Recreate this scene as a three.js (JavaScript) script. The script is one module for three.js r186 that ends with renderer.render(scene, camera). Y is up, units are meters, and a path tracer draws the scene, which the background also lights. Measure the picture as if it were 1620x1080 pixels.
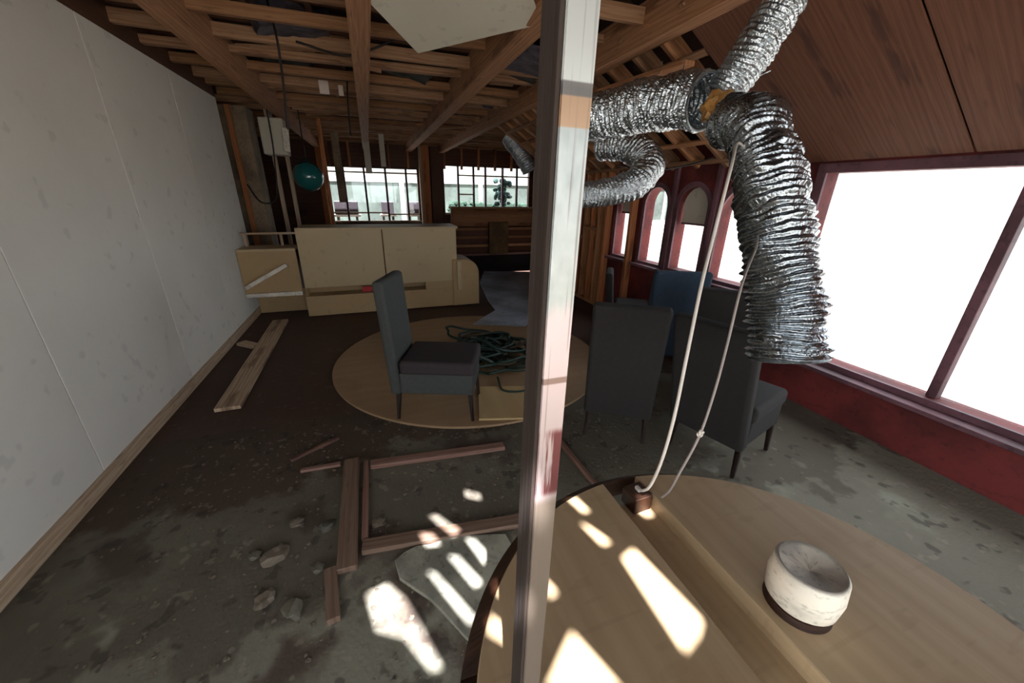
import * as THREE from 'three';
import { RoundedBoxGeometry } from 'three/addons/geometries/RoundedBoxGeometry.js';
import { mergeGeometries } from 'three/addons/utils/BufferGeometryUtils.js';

// ---------------------------------------------------------------- camera, sky, sun, exposure
const scene = new THREE.Scene();
const rad = THREE.MathUtils.degToRad;
const camera = new THREE.PerspectiveCamera(2 * Math.atan(540 / 598) * 180 / Math.PI, 1620 / 1080, 0.02, 200);
camera.position.set(0, 1.55, 0);
camera.rotation.order = 'YXZ';
camera.rotation.set(rad(-21.4), rad(-19.9), rad(1.0));
const renderer = new THREE.WebGLRenderer({ antialias: true });
renderer.toneMapping = THREE.LinearToneMapping;
renderer.toneMappingExposure = 4.4;
renderer.shadowMap.enabled = true;
scene.background = new THREE.Color(0.86, 0.93, 1.0);
scene.backgroundIntensity = 1.0;
const SUN = new THREE.Vector3(-0.0944, 0.8910, 0.4441);
const sun = new THREE.DirectionalLight(0xf8f8ff, 10.0);
sun.position.copy(SUN).multiplyScalar(30);
sun.castShadow = true; sun.shadow.radius = 1.4;
sun.shadow.camera.left = sun.shadow.camera.bottom = -14; sun.shadow.camera.right = sun.shadow.camera.top = 14;
sun.shadow.camera.far = 80; sun.shadow.mapSize.set(4096, 4096);
scene.add(sun, sun.target);

// ---------------------------------------------------------------- helpers
let seed = 7;
const rnd = () => { seed = (seed * 1664525 + 1013904223) >>> 0; return seed / 4294967296; };
const rr = (a, b) => a + (b - a) * rnd();
const hash = (x, y, s) => { let h = Math.imul(x, 374761393) + Math.imul(y, 668265263) + Math.imul(s, 1274126177); h = Math.imul(h ^ (h >>> 13), 1274126177); return ((h ^ (h >>> 16)) >>> 0) / 4294967296; };
function vn(x, y, px, py, s) {                       // periodic value noise
  const xi = Math.floor(x), yi = Math.floor(y); let fx = x - xi, fy = y - yi;
  fx = fx * fx * (3 - 2 * fx); fy = fy * fy * (3 - 2 * fy);
  const X0 = ((xi % px) + px) % px, X1 = (X0 + 1) % px, Y0 = ((yi % py) + py) % py, Y1 = (Y0 + 1) % py;
  return (hash(X0, Y0, s) * (1 - fx) + hash(X1, Y0, s) * fx) * (1 - fy) + (hash(X0, Y1, s) * (1 - fx) + hash(X1, Y1, s) * fx) * fy;
}
function fbm(u, v, px, py, oct, s) { let a = 0.5, r = 0, n = 0; for (let i = 0; i < oct; i++) { r += a * vn(u * px, v * py, px, py, s + i); n += a; a *= 0.55; px *= 2; py *= 2; } return r / n; }
const mixc = (a, b, t) => [a[0] + (b[0] - a[0]) * t, a[1] + (b[1] - a[1]) * t, a[2] + (b[2] - a[2]) * t];
const ss = (a, b, x) => { const t = Math.min(1, Math.max(0, (x - a) / (b - a))); return t * t * (3 - 2 * t); };
function tex(w, h, fn, srgb = true) {
  const d = new Uint8Array(w * h * 4);
  for (let y = 0; y < h; y++) for (let x = 0; x < w; x++) {
    const c = fn((x + 0.5) / w, (y + 0.5) / h), i = (y * w + x) * 4, g = Array.isArray(c) ? c : [c, c, c];
    d[i] = Math.max(0, Math.min(255, g[0] * 255)); d[i + 1] = Math.max(0, Math.min(255, g[1] * 255)); d[i + 2] = Math.max(0, Math.min(255, g[2] * 255)); d[i + 3] = 255;
  }
  const t = new THREE.DataTexture(d, w, h, THREE.RGBAFormat);
  t.wrapS = t.wrapT = THREE.RepeatWrapping; t.magFilter = THREE.LinearFilter; t.minFilter = THREE.LinearMipmapLinearFilter; t.generateMipmaps = true;
  if (srgb) t.colorSpace = THREE.SRGBColorSpace;
  t.needsUpdate = true; return t;
}
const rep = (t, x, y) => { const c = t.clone(); c.repeat.set(x, y); c.needsUpdate = true; return c; };
// grain runs along u: 1 m by 0.3 m
const grain = (u, v, s) => { const w = fbm(u, v, 2, 6, 3, s) * 0.16; const ring = Math.sin((v + w) * 60) * 0.5 + 0.5; return 0.55 * fbm(u, v, 3, 60, 3, s + 9) + 0.3 * ring + 0.15 * fbm(u, v, 4, 12, 3, s + 20); };
const woodTex = tex(512, 512, (u, v) => { const g = grain(u, v, 3), k = fbm(u, v, 3, 5, 4, 77), c = mixc([0.70, 0.58, 0.48], [1.0, 0.97, 0.93], g); const st = ss(0.62, 0.8, k); return mixc(c, [0.5, 0.42, 0.36], st * 0.6); });
const woodBump = tex(512, 512, (u, v) => grain(u, v, 3), false);
const blotTex = tex(512, 512, (u, v) => { const a = fbm(u, v, 4, 4, 6, 11), b = fbm(u, v, 32, 32, 3, 31); const g = 0.72 + 0.28 * ss(0.25, 0.75, a) - 0.12 * ss(0.6, 0.8, b); return [g, g * 0.985, g * 0.96]; });
const dryTex = tex(512, 512, (u, v) => { const g = 0.93 + 0.07 * fbm(u, v, 4, 4, 6, 11) - 0.05 * ss(0.7, 0.8, fbm(u, v, 30, 30, 3, 19)); return [g, g * 0.99, g * 0.975]; });
const fineBump = tex(512, 512, (u, v) => 0.6 * fbm(u, v, 24, 24, 4, 5) + 0.4 * fbm(u, v, 120, 120, 2, 8), false);
const clothTex = tex(256, 256, (u, v) => { const w = (Math.sin(u * Math.PI * 128) * Math.sin(v * Math.PI * 128)) * 0.06; const g = 0.86 + w + 0.14 * fbm(u, v, 10, 10, 4, 40) - 0.05; return [g, g, g]; });
const clothBump = tex(256, 256, (u, v) => 0.5 + 0.5 * Math.sin(u * Math.PI * 128) * Math.sin(v * Math.PI * 128), false);
const plyTex = tex(1024, 1024, (u, v) => { const g = grain(u, v, 51), k = fbm(u, v, 3, 3, 5, 60), sc = fbm(u, v, 60, 8, 2, 66); let c = mixc([0.80, 0.74, 0.64], [1, 0.985, 0.95], 0.35 + 0.4 * g + 0.25 * k); c = mixc(c, [0.72, 0.6, 0.5], 0.2 * ss(0.62, 0.75, k)); return mixc(c, [0.62, 0.54, 0.46], 0.08 * ss(0.74, 0.8, sc)); });
const foilBump = tex(512, 512, (u, v) => { const a = Math.abs(fbm(u, v, 14, 14, 4, 90) - 0.5) * 2, b = Math.abs(fbm(u, v, 40, 40, 3, 95) - 0.5) * 2; return 0.6 * a + 0.4 * b; }, false);

function std(color, o = {}) { return new THREE.MeshStandardMaterial({ color, roughness: 0.85, ...o }); }
const wood = (hex, o = {}) => std(hex, { map: woodTex, bumpMap: woodBump, bumpScale: 0.0015, roughness: 0.8, ...o });
const M = {
  joist: wood(0xa8825f), joist2: wood(0x6b4c3a), joist3: wood(0xb8977a), beam: wood(0xc49a78),
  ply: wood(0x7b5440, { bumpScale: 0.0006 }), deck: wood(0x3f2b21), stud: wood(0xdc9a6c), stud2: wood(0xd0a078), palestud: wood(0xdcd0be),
  plate: wood(0x87766b), plate2: wood(0x9a7f7a), rim: wood(0x4a3020, { roughness: 0.5 }), 
  tan: std(0xbfa98c, { map: plyTex, bumpMap: woodBump, bumpScale: 0.0003, roughness: 0.5 }),
  tanfloor: std(0xa98f74, { map: rep(plyTex, 0.7, 0.7), roughness: 0.6 }),
  cream: std(0xbda780, { map: rep(dryTex, 0.5, 0.5), roughness: 0.5 }), creamdark: std(0xb2956a, { map: rep(dryTex, 0.6, 0.6), roughness: 0.55 }),
  brownpanel: wood(0x6b4327, { roughness: 0.6 }), brownlight: wood(0xa77a58), dark: std(0x1b1613, { roughness: 0.9 }),
  drywall: std(0xf0eee8, { map: rep(dryTex, 0.4, 0.4), bumpMap: fineBump, bumpScale: 0.0006, roughness: 0.92 }),
  panel: std(0xd2ccbc, { map: rep(dryTex, 0.6, 0.6), roughness: 0.9 }),
  maroon: std(0x7a2e2c, { map: blotTex, bumpMap: fineBump, bumpScale: 0.001, roughness: 0.75 }),
  mauve: std(0x7c5560, { map: blotTex, roughness: 0.6 }), grey: std(0x8d8b84, { map: blotTex, roughness: 0.85 }), column: std(0xa08c74, { map: blotTex }), concrete: std(0xb9b5ab, { map: rep(blotTex, 0.2, 0.2) }),
  fabric: std(0x2d2927, { map: rep(clothTex, 6, 6), bumpMap: rep(clothBump, 6, 6), bumpScale: 0.0006, roughness: 0.95 }),
  fabricBlue: std(0x3a4d60, { map: rep(clothTex, 6, 6), bumpMap: rep(clothBump, 6, 6), bumpScale: 0.0006, roughness: 0.95 }),
  chairLeg: wood(0x2c1d18, { roughness: 0.5 }),
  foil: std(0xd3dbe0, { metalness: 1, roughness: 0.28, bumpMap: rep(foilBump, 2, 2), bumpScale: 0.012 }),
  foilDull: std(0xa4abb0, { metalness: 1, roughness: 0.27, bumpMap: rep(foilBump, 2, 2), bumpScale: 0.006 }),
  tape: std(0xd09a55, { roughness: 0.5, map: blotTex }),
  insulation: std(0x4b4b4a, { map: blotTex, roughness: 1 }), insulation2: std(0x5d5762, { map: blotTex, roughness: 1 }),
  wire: std(0x241a16, { roughness: 0.6 }), cord: std(0xd8cfc4, { roughness: 0.55 }), cordDull: std(0xa39790, { roughness: 0.6 }),
  green: std(0x163028, { roughness: 0.5 }), greenBrown: std(0x4b4434, { roughness: 0.6 }),
  white: std(0xe8e2d6, { roughness: 0.6, map: blotTex }), tag: std(0xe0cfc2), red: std(0xb01414, { roughness: 0.5 }),
  blueSheet: std(0xb9c8dc, { map: rep(blotTex, 0.7, 0.7), roughness: 0.38 }), greySheet: std(0xa7a698, { map: rep(blotTex, 1.6, 1.6), bumpMap: fineBump, bumpScale: 0.002 }),
  carton: std(0x6f5434, { map: blotTex }), tealglass: new THREE.MeshPhysicalMaterial({ color: 0x1f6a6a, roughness: 0.12, clearcoat: 1, clearcoatRoughness: 0.05 }),
  glass: new THREE.MeshPhysicalMaterial({ color: 0xffffff, transmission: 1, roughness: 0.02, thickness: 0, ior: 1.45 }),
  hedge: std(0x223a26, { map: blotTex }), darkmetal: std(0x2b2529, { roughness: 0.5 }), rubble: std(0x6f6b60, { map: blotTex }), rubble2: std(0x7a7063, { map: blotTex }), rubble3: std(0x54463b, { map: blotTex }),
  outground: std(0x8f8c85, { map: rep(blotTex, 0.2, 0.2) }), outwall: std(0x8f9591, { map: rep(blotTex, 0.15, 0.15) }), outgreen: std(0x4a5650, { map: rep(blotTex, 0.15, 0.15) }),
};

const used = new Map();
function numbered(n) { const k = used.get(n) || 0; used.set(n, k + 1); return k ? n + '_' + String(k).padStart(3, '0') : n; }
function shade(o) { o.castShadow = o.receiveShadow = true; return o; }
function add(name, geo, mat, parent, pos, rot) {            // a part of a thing or a piece of the setting
  const m = shade(new THREE.Mesh(geo, mat)); m.name = parent === scene ? numbered(name) : pieceName(parent, name);
  if (pos) m.position.set(...pos); if (rot) m.rotation.set(...rot);
  parent.add(m); return m;
}
function pieceName(p, n) { const c = (p.userData.__n ||= {}); return (c[n] = (c[n] || 0) + 1) > 1 ? n + '_' + String(c[n] - 1).padStart(3, '0') : n; }
function struct(name, geo, mat, pos, rot) { const m = add(name, geo, mat, scene, pos, rot); m.userData.kind = 'structure'; return m; }
function structGroup(name, pos = [0, 0, 0]) { const g = new THREE.Group(); g.name = numbered(name); g.userData.kind = 'structure'; g.position.set(...pos); scene.add(g); return g; }
function thing(name, label, category, pos = [0, 0, 0], ry = 0, group) {
  const o = new THREE.Group(); o.name = numbered(name); o.position.set(...pos); o.rotation.y = ry; scene.add(o); return tag(o, label, category, group);
}
function tag(o, label, category, group) { Object.assign(o.userData, { label, category }); if (group) o.userData.group = group; return o; }
function single(name, label, category, geo, mat, pos, rot, group) { return tag(add(name, geo, mat, scene, pos, rot), label, category, group); }
function copy(src, label, pos, ry) { const c = src.clone(); c.name = numbered(src.name.replace(/_\d{3}$/, '')); c.position.set(...pos); c.rotation.y = ry; if (label) c.userData.label = label; scene.add(c); return c; }

// uv in metres by the side a face looks to; the grain follows the longest axis
function uvm(geo, su = 1, sv = su, axis) {
  const g = geo.index ? geo.toNonIndexed() : geo; g.computeBoundingBox();
  const s = g.boundingBox.getSize(new THREE.Vector3()); const P = g.attributes.position;
  const ax = axis ?? (s.x >= s.y && s.x >= s.z ? 0 : s.y >= s.z ? 1 : 2), ox = rnd(), oy = rnd();
  const uv = new Float32Array(P.count * 2), a = new THREE.Vector3(), b = new THREE.Vector3(), c = new THREE.Vector3(), n = new THREE.Vector3();
  for (let i = 0; i < P.count; i += 3) {
    a.fromBufferAttribute(P, i); b.fromBufferAttribute(P, i + 1); c.fromBufferAttribute(P, i + 2); n.copy(b).sub(a).cross(c.clone().sub(a));
    const m = [Math.abs(n.x), Math.abs(n.y), Math.abs(n.z)], k = m[0] >= m[1] && m[0] >= m[2] ? 0 : m[1] >= m[2] ? 1 : 2;
    let U = ax, V; if (k === ax) { U = (ax + 1) % 3; V = (ax + 2) % 3; } else V = 3 - k - ax;
    [a, b, c].forEach((p, j) => { uv[(i + j) * 2] = p.getComponent(U) / su + ox; uv[(i + j) * 2 + 1] = p.getComponent(V) / sv + oy; });
  }
  g.setAttribute('uv', new THREE.BufferAttribute(uv, 2)); return g;
}
const plank = (x, y, z, r = 0.004) => uvm(new RoundedBoxGeometry(x, y, z, 1, Math.min(r, x * 0.3, y * 0.3, z * 0.3)), 1, 0.3);
const box = (x, y, z, r = 0.004) => uvm(new RoundedBoxGeometry(x, y, z, 1, Math.min(r, x * 0.3, y * 0.3, z * 0.3)), 1, 1);
const soft = (x, y, z, r) => uvm(new RoundedBoxGeometry(x, y, z, 3, r), 1, 1);
function poly(pts, holes = []) { const s = new THREE.Shape(pts.map((p) => new THREE.Vector2(...p))); s.holes = holes.map((h) => new THREE.Path(h.map((p) => new THREE.Vector2(...p)))); return s; }
const extrude = (s, d, bev = 0) => uvm(new THREE.ExtrudeGeometry(s, { depth: d, bevelEnabled: bev > 0, bevelThickness: bev, bevelSize: bev, bevelOffset: -bev, bevelSegments: 1, curveSegments: 24 }), 1, 1);
function flat(pts, y0, t, bev = 0, holes = []) {            // a slab from floor plan points [x, z]
  const f = (p) => [p[0], -p[1]]; const g = new THREE.ExtrudeGeometry(poly(pts.map(f), holes.map((h) => h.map(f))), { depth: t, bevelEnabled: bev > 0, bevelThickness: bev, bevelSize: bev, bevelOffset: -bev, bevelSegments: 1 });
  g.rotateX(-Math.PI / 2); g.translate(0, y0, 0); return g;
}
const curve = (pts) => new THREE.CatmullRomCurve3(pts.map((p) => new THREE.Vector3(...p)));
const tube = (pts, r, n = 40, k = 8) => new THREE.TubeGeometry(curve(pts), n, r, k, false);
function between(geo, a, b) {                               // a bar modelled along x laid from a to b
  const A = new THREE.Vector3(...a), B = new THREE.Vector3(...b), d = B.clone().sub(A); const q = new THREE.Quaternion().setFromUnitVectors(new THREE.Vector3(1, 0, 0), d.clone().normalize());
  return { q, m: A.add(B).multiplyScalar(0.5), l: d.length() };
}
function barBetween(name, a, b, w, h, mat, parent) { const { q, m, l } = between(null, a, b); const o = add(name, plank(l, h, w), mat, parent); o.quaternion.copy(q); o.position.copy(m); return o; }

// ---------------------------------------------------------------- floor
const floorTex = tex(2048, 2048, (u, v) => {               // covers x -1.7..3.3, z 2.3..-2.7 (v upward is +z)
  const x = -1.7 + 5 * u, z = -2.7 + 5 * v;
  const a = fbm(u, v, 7, 7, 6, 101), b = fbm(u, v, 20, 20, 5, 131), c = fbm(u, v, 90, 90, 3, 151), e = fbm(u, v, 12, 12, 4, 171);
  let col = mixc([0.42, 0.40, 0.35], [0.56, 0.55, 0.48], a);
  const dust = ss(0.5, 0.66, a * 0.6 + b * 0.4) ; col = mixc(col, [0.62, 0.63, 0.56], dust * 0.7);
  const glue = ss(0.55, 0.68, e * 0.55 + b * 0.45); col = mixc(col, [0.25, 0.185, 0.15], glue * 0.75);
  const edge = ss(-2.1, -2.2, z + 0.6 * (b - 0.5) + 0.16 * x); col = mixc(col, mixc([0.24, 0.165, 0.13], [0.34, 0.25, 0.2], a), edge * 0.97);
  col = mixc(col, [0.30, 0.265, 0.22], 0.55 * ss(-1.18, -1.28, z + 0.9 * (b - 0.5) + 0.6 * (e - 0.5)));
  col = mixc(col, [0.62, 0.58, 0.52], 0.4 * ss(0.72, 0.8, c));
  return mixc(col, [0.16, 0.13, 0.11], 0.35 * ss(0.68, 0.76, fbm(u, v, 70, 70, 3, 191)));
});
const boardTex = tex(1024, 1024, (u, v) => { const a = fbm(u, v, 5, 5, 6, 201), c = fbm(u, v, 60, 60, 3, 221); let col = mixc([0.24, 0.165, 0.13], [0.34, 0.25, 0.2], a); return mixc(col, [0.42, 0.36, 0.3], 0.4 * ss(0.7, 0.8, c)); });
function planeUV(g, x0, z0, w) { const P = g.attributes.position, uv = g.attributes.uv; for (let i = 0; i < P.count; i++) uv.setXY(i, (P.getX(i) - x0) / w, (P.getZ(i) - z0) / w); return g; }
const RECT = (x0, x1, z0, z1) => [[x0, z0], [x1, z0], [x1, z1], [x0, z1]];
struct('floor', planeUV(flat(RECT(-1.7, 3.3, -2.7, 2.3), -0.2, 0.2), -1.7, -2.7, 5), std(0xffffff, { map: floorTex, bumpMap: rep(fineBump, 4, 4), bumpScale: 0.004, roughness: 0.88 }));
struct('floor', planeUV(flat([[-4.6, -11.2], [4.8, -11.2], [4.8, -6.3], [3.22, -6.3], [3.22, -2.7], [-1.7, -2.7], [-1.7, -5.9], [-4.6, -5.9]], -0.2, 0.2), 0, 0, 3), std(0xffffff, { map: boardTex, bumpMap: rep(fineBump, 2, 2), bumpScale: 0.003, roughness: 0.72 }));

// ---------------------------------------------------------------- roof deck with its torn openings, joists, beams, rafters
const HOLES = [
  [[0.029,-0.230],[0.098,-0.176],[0.094,-0.120],[0.025,-0.167]],
  [[-0.189,-0.115],[-0.149,-0.106],[-0.093,-0.020],[-0.053,0.046],[-0.092,0.067],[-0.134,-0.002]],
  [[-0.244,-0.007],[-0.187,0.020],[-0.155,0.097],[-0.220,0.082]],
  [[-0.043,0.084],[0.002,0.117],[0.046,0.241],[0.012,0.259]],
  [[-0.141,0.151],[-0.095,0.170],[-0.023,0.333],[-0.057,0.345]],
  [[-0.243,0.192],[-0.203,0.221],[-0.078,0.476],[-0.115,0.475]],
  [[-0.490,0.217],[-0.405,0.200],[-0.340,0.290],[-0.297,0.401],[-0.233,0.592],[-0.275,0.581],[-0.352,0.445],[-0.449,0.384]],
  [[-0.047,0.479],[-0.023,0.518],[-0.032,0.543],[-0.056,0.517]],
  [[-0.085,0.552],[-0.051,0.596],[-0.062,0.621],[-0.091,0.592]],
  [[0.215,0.310],[0.240,0.320],[0.255,0.384],[0.235,0.384]],
  [[0.207,0.399],[0.225,0.420],[0.257,0.489],[0.229,0.490]],
  [[0.255,0.531],[0.297,0.518],[0.327,0.707],[0.295,0.729],[0.249,0.743]],
  [[-0.028,0.711],[0.063,0.639],[0.105,0.757]],
  [[0.055,0.512],[0.072,0.562],[0.049,0.565]],
  [[0.403,0.375],[0.443,0.394],[0.445,0.438],[0.419,0.439]],
];
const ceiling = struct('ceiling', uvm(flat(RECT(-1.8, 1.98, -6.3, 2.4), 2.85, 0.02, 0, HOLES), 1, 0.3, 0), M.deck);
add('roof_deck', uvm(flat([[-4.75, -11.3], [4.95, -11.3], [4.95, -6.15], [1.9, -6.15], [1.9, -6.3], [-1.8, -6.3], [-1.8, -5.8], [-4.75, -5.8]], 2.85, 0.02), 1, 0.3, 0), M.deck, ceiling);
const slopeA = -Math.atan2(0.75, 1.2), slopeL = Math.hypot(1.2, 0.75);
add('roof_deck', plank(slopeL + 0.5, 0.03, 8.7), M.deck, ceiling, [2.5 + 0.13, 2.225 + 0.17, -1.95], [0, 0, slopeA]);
const joistMats = [M.joist, M.joist2, M.joist3];
const jg = [plank(3.6, 0.075, 0.06), plank(3.6, 0.09, 0.05), plank(3.6, 0.06, 0.08)], jgFar = [plank(9.3, 0.075, 0.05), plank(9.3, 0.06, 0.05)], up = [plank(3.6, 0.13, 0.04), plank(9.3, 0.13, 0.04)];
for (let i = 0, z = -2.15; z > -11; i++, z -= 0.46) { const far = z < -6.4; add('joist', far ? jgFar[i % 2] : jg[i % 3], i % 3 ? M.joist3 : M.joist, ceiling, [far ? 0.1 : 0.2, 2.65 + rr(-0.015, 0.015), z + rr(-0.07, 0.07)], [rr(-0.1, 0.1), rr(-0.02, 0.02), rr(-0.006, 0.006)]); }
for (let i = 0, z = -2.4; z > -11; i++, z -= 0.55) { const far = z < -6.4; add('joist', up[far ? 1 : 0], M.joist2, ceiling, [far ? 0.1 : 0.2, 2.78, z + rr(-0.04, 0.04)]); }
for (let i = 0; i < 22; i++) { const l = rr(0.25, 0.8); add('lath', plank(l, 0.03, 0.04), i % 3 ? M.joist3 : M.stud2, ceiling, [rr(-1.2, 1.7), rr(2.6, 2.74), rr(-9.5, -3.6)], [0, rr(-0.7, 0.7), rr(-0.15, 0.15)]); }
for (const [x, w, z0, z1] of [[0.06, 0.13, -1.5, -10.9], [1.07, 0.15, -1.5, -10.9], [1.88, 0.12, -1.5, -10.9], [-1.02, 0.13, -2.5, -10.9]])
  add('beam', plank(w, 0.24, z0 - z1), M.beam, ceiling, [x, 2.60, (z0 + z1) / 2]);
const rg = [plank(slopeL + 0.05, 0.13, 0.045), plank(slopeL + 0.05, 0.12, 0.04)];
for (let i = 0, z = -0.9; z > -6.2; i++, z -= 0.33) add('rafter', rg[i % 2], i % 2 ? M.stud2 : M.joist3, ceiling, [2.46, 2.24, z + rr(-0.03, 0.03)], [0, 0, slopeA]);
for (let i = 0; i < 5; i++) add('lath', plank(0.05, 0.02, 3.9), i % 2 ? M.stud2 : M.joist3, ceiling, [2.1 + i * 0.22, 2.40 - i * 0.1375, -4.25], [0, 0, slopeA]);
for (let i = 0; i < 3; i++) add('plywood_panel', plank(slopeL - 0.02, 0.012, 1.0), M.ply, ceiling, [2.45, 2.165, -1.78 + 1.01 * i], [0, 0, slopeA]);
for (let i = 0; i < 26; i++) { const z = -2.3 - 0.4 * Math.floor(rr(0, 20)); add('blocking', plank(0.04, 0.14, 0.34), joistMats[i % 3], ceiling, [rr(-0.9, 1.7), 2.76, z]); }
barBetween('loose_plank', [2.06, 2.36, -2.40], [1.99, 2.40, -3.9], 0.1, 0.03, M.stud2, ceiling);
barBetween('loose_plank', [-0.5, 2.62, -2.75], [0.3, 2.60, -3.0], 0.05, 0.05, M.joist, ceiling);

// ---------------------------------------------------------------- walls
function wallZ(pts, holes, X, t) { const g = new THREE.ExtrudeGeometry(poly(pts, holes), { depth: t, bevelEnabled: false }); g.rotateY(-Math.PI / 2); g.translate(X + t, 0, 0); return uvm(g, 1, 1); } // points are [z, y]
function arch(z0, z1, y0, y1) { const r = (z1 - z0) / 2, c = (z0 + z1) / 2, o = [[z0, y0], [z1, y0]]; for (let i = 0; i <= 16; i++) { const a = Math.PI * i / 16; o.push([c + r * Math.cos(a), y1 - r + r * Math.sin(a)]); } return o; }
const RX = 3.1;
const ARCHES = [[-4.52, -4.24], [-3.96, -3.58], [-3.42, -3.02], [-2.86, -2.36]];
const BIG = [-2.02, -0.1];
const wallRight = struct('wall_right', wallZ([[-6.3, 0], [2.3, 0], [2.3, 2.02], [-6.3, 2.02]], [...ARCHES.map(([a, b]) => arch(a, b, 0.8, 1.64)), [[BIG[0], 0.42], [BIG[1], 0.42], [BIG[1], 1.72], [BIG[0], 1.72]]], RX, 0.12), M.maroon);
let wn = 0;
function archWindow([z0, z1], blind) {
  const w = structGroup('window_' + ++wn, [RX, 0, 0]);
  const out = arch(z0 - 0.05, z1 + 0.05, 0.75, 1.69), inn = arch(z0, z1, 0.8, 1.64);
  add('window_frame', wallZ(out, [inn], -0.02, 0.02), M.mauve, w);
  add('pane', wallZ(arch(z0, z1, 0.8, 1.64), [], 0.085, 0.004), M.glass, w);
  add('window_sill', box(0.1, 0.03, z1 - z0 + 0.14), M.mauve, w, [-0.045, 0.755, (z0 + z1) / 2]);
  if (blind) { add('blind', box(0.006, blind, z1 - z0 - 0.02, 0.002), M.panel, w, [0.06, 1.64 - blind / 2, (z0 + z1) / 2]); add('blind_rail', box(0.015, 0.02, z1 - z0 - 0.02), M.mauve, w, [0.06, 1.64 - blind, (z0 + z1) / 2]); }
}
ARCHES.forEach((a, i) => archWindow(a, i === 2 ? 0.36 : i === 0 ? 0.3 : 0));
{ const w = structGroup('window_' + ++wn, [RX, 0, 0]); const [a, b] = BIG, c = (a + b) / 2;
  add('window_frame', wallZ([[a - 0.06, 0.36], [b + 0.06, 0.36], [b + 0.06, 1.78], [a - 0.06, 1.78]], [[[a, 0.42], [b, 0.42], [b, 1.72], [a, 1.72]]], -0.02, 0.02), M.mauve, w);
  add('mullion', box(0.06, 1.3, 0.05), M.mauve, w, [0.06, 1.07, c]);
  for (const s of [0, 1]) add('pane', box(0.004, 1.3, (b - a) / 2 - 0.03, 0.001), M.glass, w, [0.09, 1.07, a + (b - a) * (0.25 + 0.5 * s)]);
  add('window_sill', box(0.12, 0.03, b - a + 0.14), M.mauve, w, [-0.055, 0.365, c]); }
// wall piers, bare studs where the lining is gone
for (const z of [-3.50, -2.94, -2.24]) add('trim', plank(0.035, 1.85, 0.05), M.mauve, wallRight, [RX - 0.018, 0.925, z]);
for (const [z, m] of [[-4.12, M.stud], [-4.66, M.stud], [-4.84, M.stud2], [-5.02, M.stud], [-5.22, M.stud2], [-5.45, M.stud], [-5.8, M.stud], [-6.15, M.stud2]]) add('stud', plank(0.09, 1.84, 0.045), m, wallRight, [RX - 0.05, 0.93, z]);
for (const [z0, z1, y] of [[-5.45, -5.22, 0.95], [-5.22, -4.84, 1.1], [-4.12, -3.0, 0.07], [-6.15, -4.12, 0.03]]) add('blocking', plank(0.09, 0.045, z1 - z0), M.stud2, wallRight, [RX - 0.05, y, (z0 + z1) / 2]);
barBetween('loose_plank', [RX - 0.1, 0.1, -4.0], [RX - 0.12, 0.42, -3.1], 0.06, 0.025, M.plate2, wallRight);
struct('wall_right', wallZ([[-11.2, 0], [-6.3, 0], [-6.3, 2.85], [-11.2, 2.85]], [], 4.8, 0.12), M.brownpanel);
struct('wall_right', box(1.7, 2.85, 0.12), M.outwall, [4.07, 1.425, -6.24]);
struct('wall_right', plank(1.7, 2.84, 0.02), M.brownpanel, [3.95, 1.42, -6.32]);
// left side: hung with plasterboard, one opening behind the camera
const LX = -1.55;
const wallLeft = struct('wall_left', wallZ([[-5.95, 0], [2.3, 0], [2.3, 2.87], [-5.95, 2.87]], [[[0.3, 0.02], [2.0, 0.02], [2.0, 2.3], [0.3, 2.3]]], LX - 0.12, 0.12), M.joist2);
for (let i = 0; i < 5; i++) add('drywall_panel', box(0.013, 2.5, 1.194, 0.003), M.drywall, wallLeft, [LX + 0.007, 1.27, -5.33 + 1.2 * i]);
add('baseboard', plank(0.018, 0.09, 6), M.palestud, wallLeft, [LX + 0.022, 0.045, -2.93]);
{ const d = structGroup('door_1', [LX, 0, 1.15]); for (const s of [-1, 1]) add('door_frame', plank(0.14, 2.3, 0.05), M.stud, d, [-0.05, 1.15, s * 0.86]); add('door_frame', plank(0.14, 0.05, 1.77), M.stud, d, [-0.05, 2.32, 0]); }
struct('wall_left', box(3.0, 2.87, 0.12), M.brownpanel, [-3.1, 1.435, -5.89]);
struct('wall_left', wallZ([[-11.2, 0], [-5.9, 0], [-5.9, 2.87], [-11.2, 2.87]], [], -4.7, 0.12), M.brownpanel);
// behind the camera: a shop front
struct('wall_back', extrude(poly([[-1.67, 0], [3.22, 0], [3.22, 2.02], [1.85, 2.87], [-1.67, 2.87]], [[[-1.2, 0.1], [2.7, 0.1], [2.7, 2.0], [-1.2, 2.0]]]), 0.12), M.drywall, [0, 0, 2.2]);
{ const w = structGroup('window_' + ++wn, [0, 0, 2.2]); for (const x of [-1.2, 0.1, 1.4, 2.7]) add('mullion', box(0.06, 1.9, 0.08), M.grey, w, [x, 1.05, 0.06]); for (let i = 0; i < 3; i++) add('pane', box(1.23, 1.88, 0.004, 0.001), M.glass, w, [-0.55 + 1.3 * i, 1.05, 0.06]); }
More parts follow.
